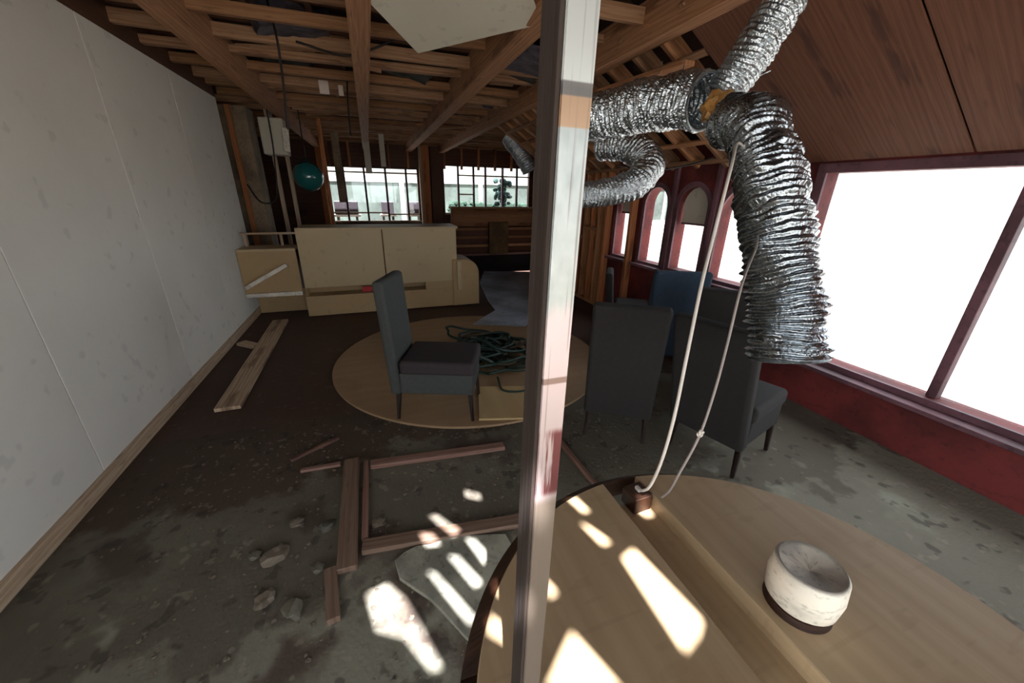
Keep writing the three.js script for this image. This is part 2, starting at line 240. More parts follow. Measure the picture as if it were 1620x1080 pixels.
// far end: two shop windows
const FZ = -11, HA = [-0.9, 1.26, 0.82, 2.08], HB = [1.95, 4.42, 1.02, 2.2];
const hr = ([a, b, c, d]) => [[a, c], [b, c], [b, d], [a, d]];
const wallFar = struct('wall_far', extrude(poly([[-4.7, 0], [4.92, 0], [4.92, 2.87], [-4.7, 2.87]], [hr(HA), hr(HB)]), 0.12), M.brownpanel, [0, 0, FZ - 0.12]);
function farWindow(h, xs, rails) {
  const w = structGroup('window_' + ++wn, [0, 0, FZ]); const [a, b, c, d] = h, hm = (c + d) / 2;
  for (const x of xs) add('mullion', box(0.05, d - c, 0.07), M.mauve, w, [x, hm, -0.03]);
  for (const [x0, x1, y] of rails) add('transom', box(x1 - x0, 0.035, 0.05), M.palestud, w, [(x0 + x1) / 2, y, -0.02]);
  const e = [a, ...xs, b]; for (let i = 0; i + 1 < e.length; i++) add('pane', box(e[i + 1] - e[i] - 0.04, d - c - 0.02, 0.004, 0.001), M.glass, w, [(e[i] + e[i + 1]) / 2, hm, -0.08]);
  add('window_sill', box(b - a + 0.1, 0.05, 0.14), M.palestud, w, [(a + b) / 2, c - 0.02, 0.0]);
}
farWindow(HA, [-0.52, -0.04, 0.47, 0.98], [[-0.9, 0.47, 1.02], [0.47, 1.26, 0.98], [-0.9, 1.26, 1.98]]);
farWindow(HB, [2.35, 2.78, 3.12, 3.62, 4.05], [[2.35, 2.78, 1.5], [2.35, 4.42, 1.98]]);
for (const [x, w, m] of [[1.46, 0.2, M.stud], [1.75, 0.34, M.brownpanel], [1.33, 0.06, M.palestud], [-1.0, 0.12, M.stud], [4.6, 0.2, M.brownpanel]]) add('post', plank(w, 2.62, 0.14), m, wallFar, [x, 1.31, 0.3]);
for (let i = 0; i < 12; i++) add('stud', plank(0.05, 0.62, 0.09), i % 3 ? M.stud : M.brownlight, wallFar, [-0.8 + i * 0.46, 2.42, 0.24 + rr(0, 0.1)]);
// ---------------------------------------------------------------- outside
struct('ground', planeUV(flat(RECT(-60, 60, -60, 40), -0.36, 0.1), 0, 0, 1), M.outground);
{ const b = thing('far_building', 'long pale building across the yard beyond the far shop windows', 'building', [2, -0.26, -30]);
  add('wall', box(46, 2.3, 8), M.outgreen, b, [0, 1.15, 0]); add('upper_wall', box(46.2, 2.6, 8.2), M.outwall, b, [0, 3.6, 0]);
  for (let i = 0; i < 9; i++) add('pilaster', box(0.3, 2.3, 0.2), M.outwall, b, [-20 + i * 5, 1.15, 4.0]); }
const hedgeGeo = (() => { const parts = []; const g = new THREE.IcosahedronGeometry(0.09, 0); for (let i = 0; i < 420; i++) parts.push(g.clone().scale(rr(0.7, 1.3), rr(0.6, 1), rr(0.7, 1.3)).translate(rr(-1.35, 1.35), rr(0.05, 1.5), rr(-0.22, 0.22))); parts.push(new THREE.BoxGeometry(2.6, 1.45, 0.4).translate(0, 0.75, 0).toNonIndexed()); return mergeGeometries(parts.map((p) => { const q = p.index ? p.toNonIndexed() : p; q.deleteAttribute('uv'); return q; })); })();
single('hedge', 'dark green clipped hedge outside the right far window', 'hedge', hedgeGeo, std(0x22392a), [3.7, -0.26, -12.6]);
{ const s = thing('shrub', 'tall dark shrub in front of the far right window', 'shrub', [3.9, -0.26, -11.85]); const parts = []; const g = new THREE.IcosahedronGeometry(0.08, 0); for (let i = 0; i < 90; i++) { const a = rr(0, 6.28), h = rr(0.9, 2.2), r = rr(0, 0.26); parts.push(g.clone().scale(rr(0.6, 1.4), rr(0.6, 1.2), 1).translate(Math.cos(a) * r, h, Math.sin(a) * r)); } add('foliage', mergeGeometries(parts), std(0x2d4540), s); add('stem', new THREE.CylinderGeometry(0.03, 0.05, 1.2, 8), M.rim, s, [0, 0.6, 0]); }
function planter(label, x, z, w) { const p = thing('planter', label, 'planter', [x, -0.26, z], 0); add('trough', box(w, 0.36, 0.4, 0.02), M.darkmetal, p, [0, 1.35, 0]); add('shelf', box(w + 0.1, 0.05, 0.5), M.white, p, [0, 1.14, 0]); for (const s of [-1, 1]) add('leg', box(0.06, 1.13, 0.4), M.grey, p, [s * w * 0.4, 0.565, 0]); }
planter('dark trough on a white shelf outside the left far window, leftmost', -0.62, -12.4, 0.62);
planter('dark trough outside the middle panes of the left far window', 0.5, -12.5, 0.34);
planter('dark trough outside the right end of the left far window', 1.25, -12.4, 0.36);
struct('added_sun_blocker', box(2.6, 4.4, 0.2), M.outwall, [4.6, 2, 1.6]);  // unseen wall added to keep direct sun out of the right windows

// ---------------------------------------------------------------- round table in front, with a slot between its two leaves
{ const C = [0.607, -0.202], Rt = 0.554, H = 0.74;
  const n = [-0.34, 0.94], off = -0.392;                    // straight edge towards the camera: keep n.p <= off
  function clip(pts, f) { const o = []; pts.forEach((p, i) => { const q = pts[(i + 1) % pts.length], a = f(p), b = f(q); if (a <= 0) o.push(p); if (a * b < 0) { const t = a / (a - b); o.push([p[0] + (q[0] - p[0]) * t, p[1] + (q[1] - p[1]) * t]); } }); return o; }
  const circ = (r) => Array.from({ length: 180 }, (_, i) => [C[0] + r * Math.cos(i * Math.PI / 90), C[1] + r * Math.sin(i * Math.PI / 90)]);
  const chord = (k) => (p) => n[0] * p[0] + n[1] * p[1] - off + k;
  const t = thing('round_table', 'round tan table nearest us with a deep slot between its two leaves', 'table', [0, 0, 0]);
  const S0 = 0.572, S1 = 0.685, top = circ(Rt);
  const leafL = clip(clip(top, chord(0)), (p) => p[0] - S0), leafR = clip(clip(top, chord(0)), (p) => S1 - p[0]);
  add('table_leaf', uvm(flat(leafL, H - 0.03, 0.03, 0.003), 1, 0.6, 2), M.tan, t); add('table_leaf', uvm(flat(leafR, H - 0.03, 0.03, 0.003), 1, 0.6, 2), M.tan, t);
  add('centre_strip', uvm(flat(clip([[S0, -0.70], [S1, -0.70], [S1, 0], [S0, 0]], chord(0)), H - 0.064, 0.02), 1, 0.3, 2), M.tan, t);
  for (const [x, z1] of [[S0 - 0.006, -0.225], [S1 + 0.006, -0.185]]) add('slot_rail', box(0.012, 0.034, z1 + 0.7, 0.001), M.tan, t, [x, H - 0.0475, (z1 - 0.7) / 2]);
  // sloping dark edge band
  const ring = clip(circ(Rt + 0.001), chord(0.002)), prof = [[0, 0], [0.032, -0.022], [0.036, -0.06], [0.0, -0.06]];
  const pos = []; const arc = circ(1).map((p) => [p[0] - C[0], p[1] - C[1]]);
  const P = (d, k) => [C[0] + d[0] * (Rt + prof[k][0]), H - 0.001 + prof[k][1], C[1] + d[1] * (Rt + prof[k][0])];
  for (let i = 0; i < 180; i++) { const a = arc[i], b = arc[(i + 1) % 180]; const ok = [a, b].every((d) => [0, 1].every((k) => chord(0.012)([P(d, k)[0], P(d, k)[2]]) < 0)); if (!ok) continue;
    for (let k = 0; k < 4; k++) { const k2 = (k + 1) % 4; const A = P(a, k), B = P(b, k), D = P(a, k2), E2 = P(b, k2); pos.push(...A, ...B, ...D, ...B, ...E2, ...D); } }
  const eg = new THREE.BufferGeometry(); eg.setAttribute('position', new THREE.BufferAttribute(new Float32Array(pos), 3)); eg.setAttribute('normal', new THREE.BufferAttribute(new Float32Array(pos.length), 3)); eg.computeVertexNormals(); eg.setAttribute('uv', new THREE.BufferAttribute(new Float32Array(pos.length / 3 * 2), 2));
  add('edge_band', uvm(eg, 1, 0.3), M.rim, t);
  add('apron', plank(0.5, 0.08, 0.06), M.rim, t, [0.78, H - 0.07, -0.30], [0, 1.57, 0]);
  add('column', new THREE.CylinderGeometry(0.05, 0.06, 0.64, 24), M.rim, t, [0.78, 0.36, -0.36]);
  for (let i = 0; i < 4; i++) barBetween('foot', [0.78, 0.06, -0.36], [0.78 + 0.3 * Math.cos(i * 1.57 + 0.78), 0.02, -0.36 + 0.3 * Math.sin(i * 1.57 + 0.78)], 0.05, 0.04, M.rim, t);
  // what lies on it
  const j = thing('junction_box', 'small dark box at the far end of the table slot where the white cords end', 'box', [0.648, H, -0.69], 0.05);
  add('body', box(0.062, 0.052, 0.06, 0.004), M.rim, j, [0, -0.0175, 0]); add('lid', box(0.056, 0.004, 0.054, 0.001), M.rim, j, [0, 0.0105, 0]);
  const pot = thing('jar', 'cream jar with a dark foot standing on the right half of the tan table', 'jar', [0.77, H, -0.31]);
  add('body', new THREE.LatheGeometry([[0, 0.012], [0.05, 0.014], [0.064, 0.03], [0.068, 0.07], [0.064, 0.11], [0.058, 0.118], [0.054, 0.11], [0, 0.1]].map((p) => new THREE.Vector2(...p)), 40), M.white, pot);
  add('foot', new THREE.CylinderGeometry(0.056, 0.064, 0.016, 40), M.rim, pot, [0, 0.008, 0]); }

// ---------------------------------------------------------------- the metal post in front
{ const p = thing('metal_post', 'galvanised steel stud with paint and rust stains standing in front of the tables', 'post', [0, 0, 0]);
  const fl = tex(64, 2048, (u, v) => {                     // v = height / 2.6
    const y = v * 2.6, a = fbm(u, v, 2, 120, 4, 300), b = fbm(u, v, 4, 40, 4, 320), st = fbm(u, v, 10, 16, 3, 340);
    let c = mixc([0.66, 0.68, 0.66], [0.82, 0.83, 0.81], a);
    c = mixc(c, [0.86, 0.78, 0.77], ss(1.47, 1.44, y + 0.02 * (b - 0.5)));
    c = mixc(c, [0.93, 0.93, 0.9], ss(1.623, 1.627, y));                       // white paint above
    if (y > 1.619 && y < 1.627) c = mixc(c, [0.45, 0.42, 0.4], 0.8);
    if (y > 1.598 && y < 1.619) c = mixc(c, [0.78, 0.62, 0.48], 0.9);           // tan primer
    if (y > 1.384 && y < 1.390) c = mixc(c, [0.5, 0.38, 0.32], 0.7);
    c = mixc(c, [0.45, 0.2, 0.2], 0.85 * ss(1.335, 1.325, y) * ss(1.245, 1.255, y) * ss(0.35, 0.55, b) * ss(0.12, 0.3, u));   // red brown stain
    c = mixc(c, [0.62, 0.55, 0.48], 0.85 * ss(1.25, 1.235, y));
    return mixc(c, [0.42, 0.36, 0.33], 0.45 * ss(0.6, 0.75, st));
  });
  const zinc = std(0xdedede, { map: fl, metalness: 0.55, roughness: 0.34 });
  const X = 0.1385, Z = -0.288, w = 0.0245, d = 0.031, hgt = 2.6;
  const f = new THREE.BoxGeometry(w, hgt, 0.0012, 1, 1, 1); add('flange', f, zinc, p, [X + w / 2, hgt / 2, Z]);
  add('web', new THREE.BoxGeometry(0.0012, hgt, d), zinc, p, [X, hgt / 2, Z - d / 2 - 0.0008]);
  add('flange', new THREE.BoxGeometry(w, hgt, 0.0012), zinc, p, [X + w / 2, hgt / 2, Z - d]);
  add('lip', uvm(new THREE.BoxGeometry(0.0012, hgt, 0.006)), zinc, p, [X + w, hgt / 2, Z - 0.0036]);
  const shadeStrip = add('web_shade_strip', plank(0.004, hgt, d + 0.002, 0.001), wood(0x3c322c), p, [X - 0.003, hgt / 2, Z - d / 2 - 0.002]); shadeStrip.userData.label = 'added dark strip painting shade onto the left side of the steel';  // added dark strip: shade on the steel web, put into its colour
  add('floor_track', box(w + 0.012, 0.03, d + 0.02), M.foilDull, p, [X + w / 2, 0.015, Z - d / 2]);
  p.rotation.set(0, 0, -0.0127); p.position.x = -0.0200; }

// ---------------------------------------------------------------- chairs
function makeChair(label, group, o, pos, ry) {
  const c = thing('dining_chair', label, 'chair', pos, ry, group);
  const w = o.w ?? 0.46, d = o.d ?? 0.5, h = o.h ?? 0.98, lean = o.lean ?? 0.12, fab = o.fab ?? M.fabric, seatM = o.seat ?? fab, bb = o.backBottom ?? 0.2;
  const th = 0.075, L = h - bb, a = Math.atan2(lean, L);
  // back: a padded slab with a slight curve
  const bg = new RoundedBoxGeometry(w, Math.hypot(L, lean), th, 4, 0.025); const P = bg.attributes.position;
  for (let i = 0; i < P.count; i++) { const y = P.getY(i) / L; P.setZ(i, P.getZ(i) - 0.03 * Math.cos(y * Math.PI) + 0.012 * Math.cos(P.getX(i) / w * Math.PI)); }
  bg.computeVertexNormals();
  add('backrest', uvm(bg), fab, c, [0, bb + L / 2, d / 2 - th / 2 + lean / 2 + 0.012], [a, 0, 0]);
  const sg = new RoundedBoxGeometry(w, 0.1, d - 0.06, 4, 0.03); const Q = sg.attributes.position;
  for (let i = 0; i < Q.count; i++) if (Q.getY(i) > 0) Q.setY(i, Q.getY(i) + 0.018 * Math.cos(Q.getX(i) / w * Math.PI) * Math.cos(Q.getZ(i) / d * Math.PI));
  sg.computeVertexNormals(); add('seat', uvm(sg), seatM, c, [0, 0.405, -0.03]);
  const apron = new RoundedBoxGeometry(w - 0.02, 0.16, d - 0.07, 2, 0.012); add('seat_apron', uvm(apron), o.apron ?? fab, c, [0, 0.29, -0.02]);
  const lg = (sx, sz) => { const g = new THREE.CylinderGeometry(0.022, 0.014, 0.24, 4, 1); g.rotateY(Math.PI / 4); const R = g.attributes.position; for (let i = 0; i < R.count; i++) if (R.getY(i) < 0) { R.setX(i, R.getX(i) + sx * 0.012); R.setZ(i, R.getZ(i) + sz * 0.018); } g.computeVertexNormals(); return uvm(g, 1, 0.3); };
  for (const sx of [-1, 1]) for (const sz of [-1, 1]) add('leg', lg(sx, sz), M.chairLeg, c, [sx * (w / 2 - 0.035), 0.12, sz * (d / 2 - 0.04)]);
  return c;
}
const G = 'upholstered dining chairs';
makeChair('grey upholstered dining chair standing side-on on the round tan floor panel', G, { w: 0.42, d: 0.58, h: 1.0, lean: 0.05, fab: std(0x474a47, { map: rep(clothTex, 6, 6), bumpMap: rep(clothBump, 6, 6), bumpScale: 0.0006 }), seat: std(0x382f31, { map: rep(clothTex, 6, 6) }),  }, [0.355, 0.02, -2.554], rad(-111.4));
makeChair('charcoal dining chair with its back to us, beside the round floor panel', G, { lean: 0.14, w: 0.43 }, [1.523, 0, -1.99], rad(-33.5));
makeChair('dark charcoal dining chair nearest the tan table, behind the hanging white cords', G, { lean: 0.17, h: 0.94 }, [2.016, 0, -1.51], rad(-73.6));
makeChair('blue-grey dining chair below the middle arched window', G, { fab: M.fabricBlue, lean: 0.1 }, [2.49, 0, -2.72], rad(-24));
makeChair('charcoal dining chair below the arched window nearest the duct', G, { fab: M.fabric, lean: 0.1 }, [2.45, 0, -2.0], rad(-49));
makeChair('low black dining chair against the bare studs of the right wall', G, { fab: M.fabric, lean: 0.06, h: 0.79, w: 0.42, d: 0.42 }, [2.58, 0, -3.36], rad(-124.8));

// ---------------------------------------------------------------- round floor panel and what lies about on the floor
{ const g = new THREE.CylinderGeometry(1.285, 1.285, 0.018, 96, 1); single('floor_panel', 'large round tan wooden panel lying flat on the dark floor', 'panel', uvm(g, 1, 1, 0), M.tanfloor, [0.807, 0.0095, -3.467]); }
single('board', 'added lighter tan sheet painting the unshaded part of the round floor panel behind the metal post', 'board', uvm(flat([[0.58, -2.27], [0.7, -2.745], [1.14, -2.62], [0.9, -2.18]], 0.02, 0.012, 0.002)), std(0xcdb78c, { map: rep(plyTex, 0.6, 0.6) }));  // added paler sheet: unshaded part of the round panel, put into colour
{ const t = thing('cable_heap', 'heap of tangled dark green cable on the round floor panel', 'cable', [1.0, 0.02, -3.35]);
  for (let k = 0; k < 24; k++) { const pts = [], cx = rr(-0.2, 0.16), cz = rr(-0.4, 0.4), r = rr(0.12, 0.3), tl = rr(-0.3, 0.3); for (let i = 0; i < 14; i++) { const a = i / 14 * Math.PI * 2; pts.push([cx + r * Math.cos(a) * rr(0.85, 1.15), 0.02 + 0.012 * (k % 7) + 0.05 * Math.max(0, Math.sin(a + tl * 9)) * (0.3 + (k % 3)), cz + r * 0.8 * Math.sin(a) * rr(0.85, 1.15)]); } pts.push(pts[0]); add('loop', tube(pts, 0.0135, 60, 6), k % 5 === 3 ? M.greenBrown : M.green, t); }
  add('loose_end', tube([[-0.1, 0.02, 0.5], [-0.12, 0.02, 0.75], [0.05, 0.02, 0.8], [0.2, 0.02, 0.62]], 0.009, 40, 6), M.green, t);
  add('loose_end', tube([[-0.3, 0.03, 0.1], [-0.55, 0.02, -0.1], [-0.8, 0.02, -0.3]], 0.012, 40, 6), M.greenBrown, t); }
{ const pts = [[1.05, -4.35], [1.65, -4.1], [2.3, -4.7], [2.9, -5.4], [3.0, -7.3], [2.1, -7.6], [1.75, -6.6], [1.55, -5.4], [1.5, -4.85]];
  const s = new THREE.ShapeGeometry(poly(pts.map((p) => [p[0], -p[1]]))); s.rotateX(-Math.PI / 2);
  single('flat_sheet', 'thin blue-grey sheet laid flat on the floor beside the cream counter', 'sheet', uvm(flat(pts, 0.024, 0.006, 0.002)), M.blueSheet); }  // thin flat blue-grey sheet over the dark floor
single('plasterboard_sheet', 'torn grey sheet of plasterboard on the floor under the sunlit streaks', 'board', uvm(flat([[-0.064, -1.313], [-0.02, -1.345], [0.038, -1.36], [0.1, -1.35], [0.217, -1.36], [0.451, -1.29], [0.47, -1.16], [0.42, -0.95], [0.33, -0.84], [0.2, -0.84], [0.14, -0.95], [0.06, -1.09], [0.0, -1.16], [-0.05, -1.22]], 0.0, 0.012, 0.003)), M.greySheet);
function floorBar(label, a, b, w, h, mat) { const { q, m, l } = between(null, [a[0], h / 2, a[1]], [b[0], h / 2, b[1]]); const o = single('sole_plate', label, 'plank', plank(l, h, w, 0.005), mat); o.quaternion.copy(q); o.position.copy(m); return o; }
floorBar('broad brown timber plate on the floor, left side of the frame of plates', [-0.268, -2.1], [-0.262, -1.33], 0.085, 0.03, M.plate);
floorBar('thin pinkish timber strip beside the broad left plate', [-0.185, -2.06], [-0.19, -1.47], 0.03, 0.025, M.plate2);
floorBar('pinkish timber plate across the floor, far side of the frame of plates', [-0.16, -2.02], [0.66, -1.94], 0.06, 0.03, M.plate2);
floorBar('brown timber plate across the floor, near side of the frame of plates', [-0.2, -1.43], [0.6, -1.335], 0.07, 0.03, M.plate);
floorBar('thin reddish timber strip on the floor between the metal post and the charcoal chair', [1.03, -1.9], [1.04, -1.4], 0.03, 0.025, M.plate2);
floorBar('short pinkish timber strip left of the broad left plate', [-0.55, -2.1], [-0.33, -2.09], 0.03, 0.02, M.plate2);
floorBar('splintered pale timber scrap on the dark floor left of the round panel', [-0.62, -2.22], [-0.36, -2.38], 0.03, 0.018, M.plate2);
floorBar('short thick brown timber offcut at the near end of the broad left plate', [-0.33, -1.36], [-0.3, -1.12], 0.05, 0.03, M.plate);
{ const { q, m, l } = between(null, [-1.2, 0.02, -5.2], [-1.16, 0.02, -3.0]); const o = single('pale_board', 'long pale board lying on the dark floor along the left wall', 'plank', plank(l, 0.03, 0.17), M.palestud); o.quaternion.copy(q); o.position.copy(m); }
{ const { q, m, l } = between(null, [-1.45, 0.015, -4.5], [-1.28, 0.015, -4.35]); const o = single('pale_board', 'short pale board end on the floor beside the long pale board', 'plank', plank(l, 0.03, 0.1), M.palestud); o.quaternion.copy(q); o.position.copy(m); }
function chunk(s) { const g = new THREE.IcosahedronGeometry(s, 1); const P = g.attributes.position; const k = Math.floor(rr(0, 1e6)); for (let i = 0; i < P.count; i++) { const f = 0.7 + 0.6 * hash(Math.round(P.getX(i) * 1e4), Math.round((P.getY(i) + 7 * P.getZ(i)) * 1e4), k); P.setXYZ(i, P.getX(i) * f * 1.3, P.getY(i) * f * 0.5, P.getZ(i) * f); } g.computeVertexNormals(); return uvm(g); }
{ const cg = [0, 1, 2, 3].map(() => chunk(0.03)), cm = [M.rubble, M.rubble2, M.rubble3]; 
  for (const [x, z, k, l] of [[-0.573, -1.513, 1.5, 'largest chunk of rubble, well left of the broad timber plate'], [-0.66, -1.55, 0.8, 'small chunk of rubble farthest left on the bare floor'], [-0.509, -1.69, 0.9, 'rubble chunk farthest back of those left of the broad timber plate'], [-0.365, -1.62, 1.0, 'rubble chunk lying close to the left side of the broad timber plate'],
    [-0.454, -1.228, 1.2, 'rubble chunk nearest us of those on the bare floor'], [-0.385, -1.39, 0.8, 'small rubble chunk beside the short thick timber offcut'], [-0.568, -1.306, 1.1, 'rubble chunk left of the nearest one'], [-0.125, -1.56, 0.9, 'rubble chunk inside the frame of timber plates']])
    { const o = single('rubble_chunk', l, 'rubble', cg[Math.round(k * 10) % 4], cm[Math.round(k * 10) % 2], [x, 0.010 * k, z], [0, k * 7, 0]); o.scale.setScalar(k); }
  const crumbs = []; for (let i = 0; i < 1500; i++) { const x = rr(-1.3, 1.5), z = rr(-2.6, -0.5); if (Math.abs(x + 0.25) < 0.08) continue; const s = 0.1 + 0.25 * rnd() * rnd(); crumbs.push(cg[i % 4].clone().scale(s, s, s).rotateY(rr(0, 6)).translate(x, 0.003, z)); }
  const d = add('debris', mergeGeometries(crumbs), M.rubble2, scene); tag(d, 'fine crumbs of plaster scattered over the bare floor', 'debris'); d.userData.kind = 'stuff'; }

// ---------------------------------------------------------------- cream counter at the back
{ const c = thing('counter', 'cream reception counter with two tall front panels and a rounded right end', 'counter', [0, 0, -5.3]);
  add('body', box(1.98, 1.06, 0.33), M.creamdark, c, [0.11, 0.55, -0.375]);
  add('front_panel', box(0.985, 0.735, 0.03, 0.006), M.cream, c, [-0.385, 0.755, 0.0]); add('front_panel', box(0.955, 0.735, 0.03, 0.006), M.cream, c, [0.595, 0.75, 0.0]);
  add('counter_top', box(1.96, 0.03, 0.56), M.cream, c, [0.12, 1.105, -0.26]);
  add('side_panel', box(0.02, 1.06, 0.5), M.creamdark, c, [-0.87, 0.55, -0.27]); add('lower_deck', box(1.94, 0.02, 0.2), M.creamdark, c, [0.11, 0.40, -0.12]); add('shelf', box(1.94, 0.02, 0.2), M.creamdark, c, [0.11, 0.27, -0.12]);
  for (const [x0, x1] of [[0.08, 0.2], [0.62, 1.05]]) add('filler', box(x1 - x0, 0.11, 0.03), M.creamdark, c, [(x0 + x1) / 2, 0.335, -0.005]);
  add('base_panel', box(2.0, 0.26, 0.04), M.creamdark, c, [0.11, 0.15, -0.005]);
  const red = add('label', box(0.2, 0.07, 0.006), M.red, c, [-0.11, 0.325, -0.03]); red.userData.label = 'red sign in the recess';
  { const r = 0.2, x0 = 1.0, x1 = 1.38, y1 = 0.68, o = [[x0, 0.02], [x1, 0.02]]; for (let i = 0; i <= 10; i++) { const a = i / 10 * Math.PI / 2; o.push([x1 - r + r * Math.cos(a), y1 - r + r * Math.sin(a)]); } o.push([x0, y1]); add('rounded_end', extrude(poly(o), 0.45, 0.01), M.creamdark, c, [0, 0, -0.42]); }
  add('end_post', box(0.06, 0.4, 0.03), M.cream, c, [1.09, 0.46, 0.06]); }
// ---------------------------------------------------------------- left bench, rail, column, hanging things
{ const b = thing('bench_counter', 'low cream bench counter with a pale edge at the left of the tall counter', 'counter', [-1.22, 0, -5.42]);
  add('front_panel', box(0.62, 0.5, 0.03), M.creamdark, b, [0, 0.61, 0.1]); add('top', box(0.62, 0.03, 0.4), M.cream, b, [0, 0.87, -0.08]); add('lower_edge', box(0.62, 0.05, 0.06), M.white, b, [0, 0.335, 0.12]); add('base', box(0.58, 0.3, 0.04), M.creamdark, b, [0, 0.16, -0.26]); }
{ const r = thing('rail', 'thin pale rail on short posts above the low cream bench counter', 'rail', [-1.2, 0.886, -5.6]); add('bar', box(0.66, 0.025, 0.03), M.palestud, r, [0, 0.15, 0]); for (const x of [-0.28, 0.11]) add('post', box(0.03, 0.14, 0.03), M.palestud, r, [x, 0.07, 0]); }
{ const { q, m, l } = between(null, [-1.5, 0.44, -5.22], [-1.02, 0.70, -5.24]); const o = single('metal_strip', 'bright white metal strip leaning across the low cream bench counter', 'strip', box(l, 0.045, 0.02), M.white); o.quaternion.copy(q); o.position.copy(m); }
{ const c = structGroup('column_left', [-1.68, 0, -7.05]); add('column', box(0.44, 2.6, 0.4), M.column, c, [0, 1.3, 0]); add('trim', plank(0.06, 2.6, 0.06), M.stud, c, [0.02, 1.3, 0.23]); }
for (const [x, z, l] of [[-1.24, -7.0, 'pale bare stud left of the teal globe, under the white hanging unit'], [-1.08, -7.05, 'pale bare stud just left of the teal globe']]) single('bare_stud', l, 'stud', plank(0.045, 2.6, 0.09), M.palestud, [x, 1.3, z]);
single('bare_stud', 'dark brown bare stud right of the teal globe', 'stud', plank(0.06, 2.6, 0.1), M.stud, [-0.62, 1.3, -7.5]);
{ const u = thing('hanging_unit', 'boxy off-white unit hanging under the joists at the left', 'unit', [-1.08, 1.98, -6.7]); add('body', box(0.3, 0.46, 0.24, 0.02), M.panel, u, [-0.06, 0.24, 0]); add('face_plate', box(0.08, 0.3, 0.03, 0.01), M.white, u, [0.1, 0.2, 0.15], [0, 0, -0.08]); add('hanger', box(0.03, 0.2, 0.03), M.grey, u, [-0.06, 0.56, 0]); }
{ const g = thing('glass_globe', 'teal glass globe hanging on a cord at the far left', 'lamp', [-0.83, 1.53, -7]); add('globe', new THREE.SphereGeometry(0.21, 24, 16), M.tealglass, g, [0, 0.21, 0]); add('collar', new THREE.CylinderGeometry(0.05, 0.07, 0.06, 20), M.dark, g, [0, 0.44, 0]); add('cord', new THREE.CylinderGeometry(0.008, 0.008, 0.86, 8), M.wire, g, [0, 0.895, 0]); }
// ---------------------------------------------------------------- raised brown stage and its carton in the far room
{ const s = thing('wooden_stage', 'brown panelled wooden bar front on a dark plinth in the far room', 'bar', [2.6, 0, -8.2]);
  add('plinth', box(1.9, 0.3, 0.5), M.dark, s, [0, 0.15, 0]); add('front_panel', plank(2.0, 0.5, 0.06), M.brownpanel, s, [0, 0.6, 0.14]); add('step_edge', plank(1.95, 0.045, 0.56), M.plate2, s, [0.02, 0.325, 0]);
  add('upper_panel', plank(2.0, 0.36, 0.06), M.brownlight, s, [0, 1.05, -0.14]); for (let i = 0; i < 3; i++) add('rail', plank(2.0, 0.05, 0.08), i ? M.brownlight : M.stud2, s, [0, 0.5 + 0.17 * i, 0.17]); add('ledge', plank(2.05, 0.04, 0.3), M.brownlight, s, [0, 1.25, -0.1]); }
{ const c = thing('carton', 'dark brown carton standing on the step of the wooden bar front', 'box', [2.5, 0.348, -7.96]); add('body', box(0.42, 0.62, 0.1, 0.01), M.carton, c, [0, 0.31, 0.09]); add('flap', box(0.42, 0.012, 0.12, 0.004), M.carton, c, [0, 0.626, 0.1], [0.1, 0, 0]); }

// ---------------------------------------------------------------- ducts
function duct(name, label, pts, r0, r1, mat, pitch = 0.028, amp = 0.05, crumple = 0.12) {
  const cv = curve(pts), L = cv.getLength(), n = Math.min(900, Math.ceil(L / pitch * 6)), k = 40, fr = cv.computeFrenetFrames(n, false), pos = [], uv = [], idx = [], sd = Math.floor(rr(1, 9999));
  for (let i = 0; i <= n; i++) { const t = i / n, c = cv.getPointAt(t); for (let j = 0; j <= k; j++) { const a = j / k * Math.PI * 2; const s = t * L / pitch;
    const w = fbm((a / 6.2832), t, 6, Math.max(2, Math.round(L * 10)), 3, sd) - 0.5; const w2 = fbm(a / 6.2832, t, 16, Math.max(3, Math.round(L * 34)), 2, sd + 50) - 0.5; const r = (r0 + (r1 - r0) * t) * (1 + amp * (1 + 1.4 * w2) * Math.cos(s * 6.2832 + w * 9) + crumple * w + 0.14 * w2);
    const N = fr.normals[i], B = fr.binormals[i]; pos.push(c.x + r * (Math.cos(a) * N.x + Math.sin(a) * B.x), c.y + r * (Math.cos(a) * N.y + Math.sin(a) * B.y), c.z + r * (Math.cos(a) * N.z + Math.sin(a) * B.z)); uv.push(t * L, a / 6.2832 * r0 * 6.28); } }
  for (let i = 0; i < n; i++) for (let j = 0; j < k; j++) { const a = i * (k + 1) + j, b = a + k + 1; idx.push(a, a + 1, b, b, a + 1, b + 1); }
  const g = new THREE.BufferGeometry(); g.setAttribute('position', new THREE.Float32BufferAttribute(pos, 3)); g.setAttribute('uv', new THREE.Float32BufferAttribute(uv, 2)); g.setIndex(idx); g.computeVertexNormals();
  const t = thing(name, label, 'duct'); add('sleeve', g, mat, t);
  for (const e of [0, 1]) { const p = cv.getPointAt(e), d = cv.getTangentAt(e), m = add('collar', new THREE.TorusGeometry(e ? r1 : r0, 0.006, 8, 40), mat, t, [p.x, p.y, p.z]); m.quaternion.setFromUnitVectors(new THREE.Vector3(0, 0, 1), d); }
  return t;
}
duct('foil_duct', 'fat silver foil duct running level from the metal post to the taped joint', [[1.45, 2.02, -2.56], [1.536, 2.03, -2.214], [1.591, 2.02, -1.93], [1.62, 1.985, -1.73]], 0.128, 0.125, M.foil, 0.028, 0.05, 0.25);
duct('foil_duct', 'narrow silver foil duct climbing from the taped joint to the roof', [[1.66, 2.0, -1.68], [1.714, 2.087, -1.65], [1.764, 2.21, -1.62], [1.84, 2.37, -1.59]], 0.085, 0.085, M.foil, 0.025, 0.06, 0.3);
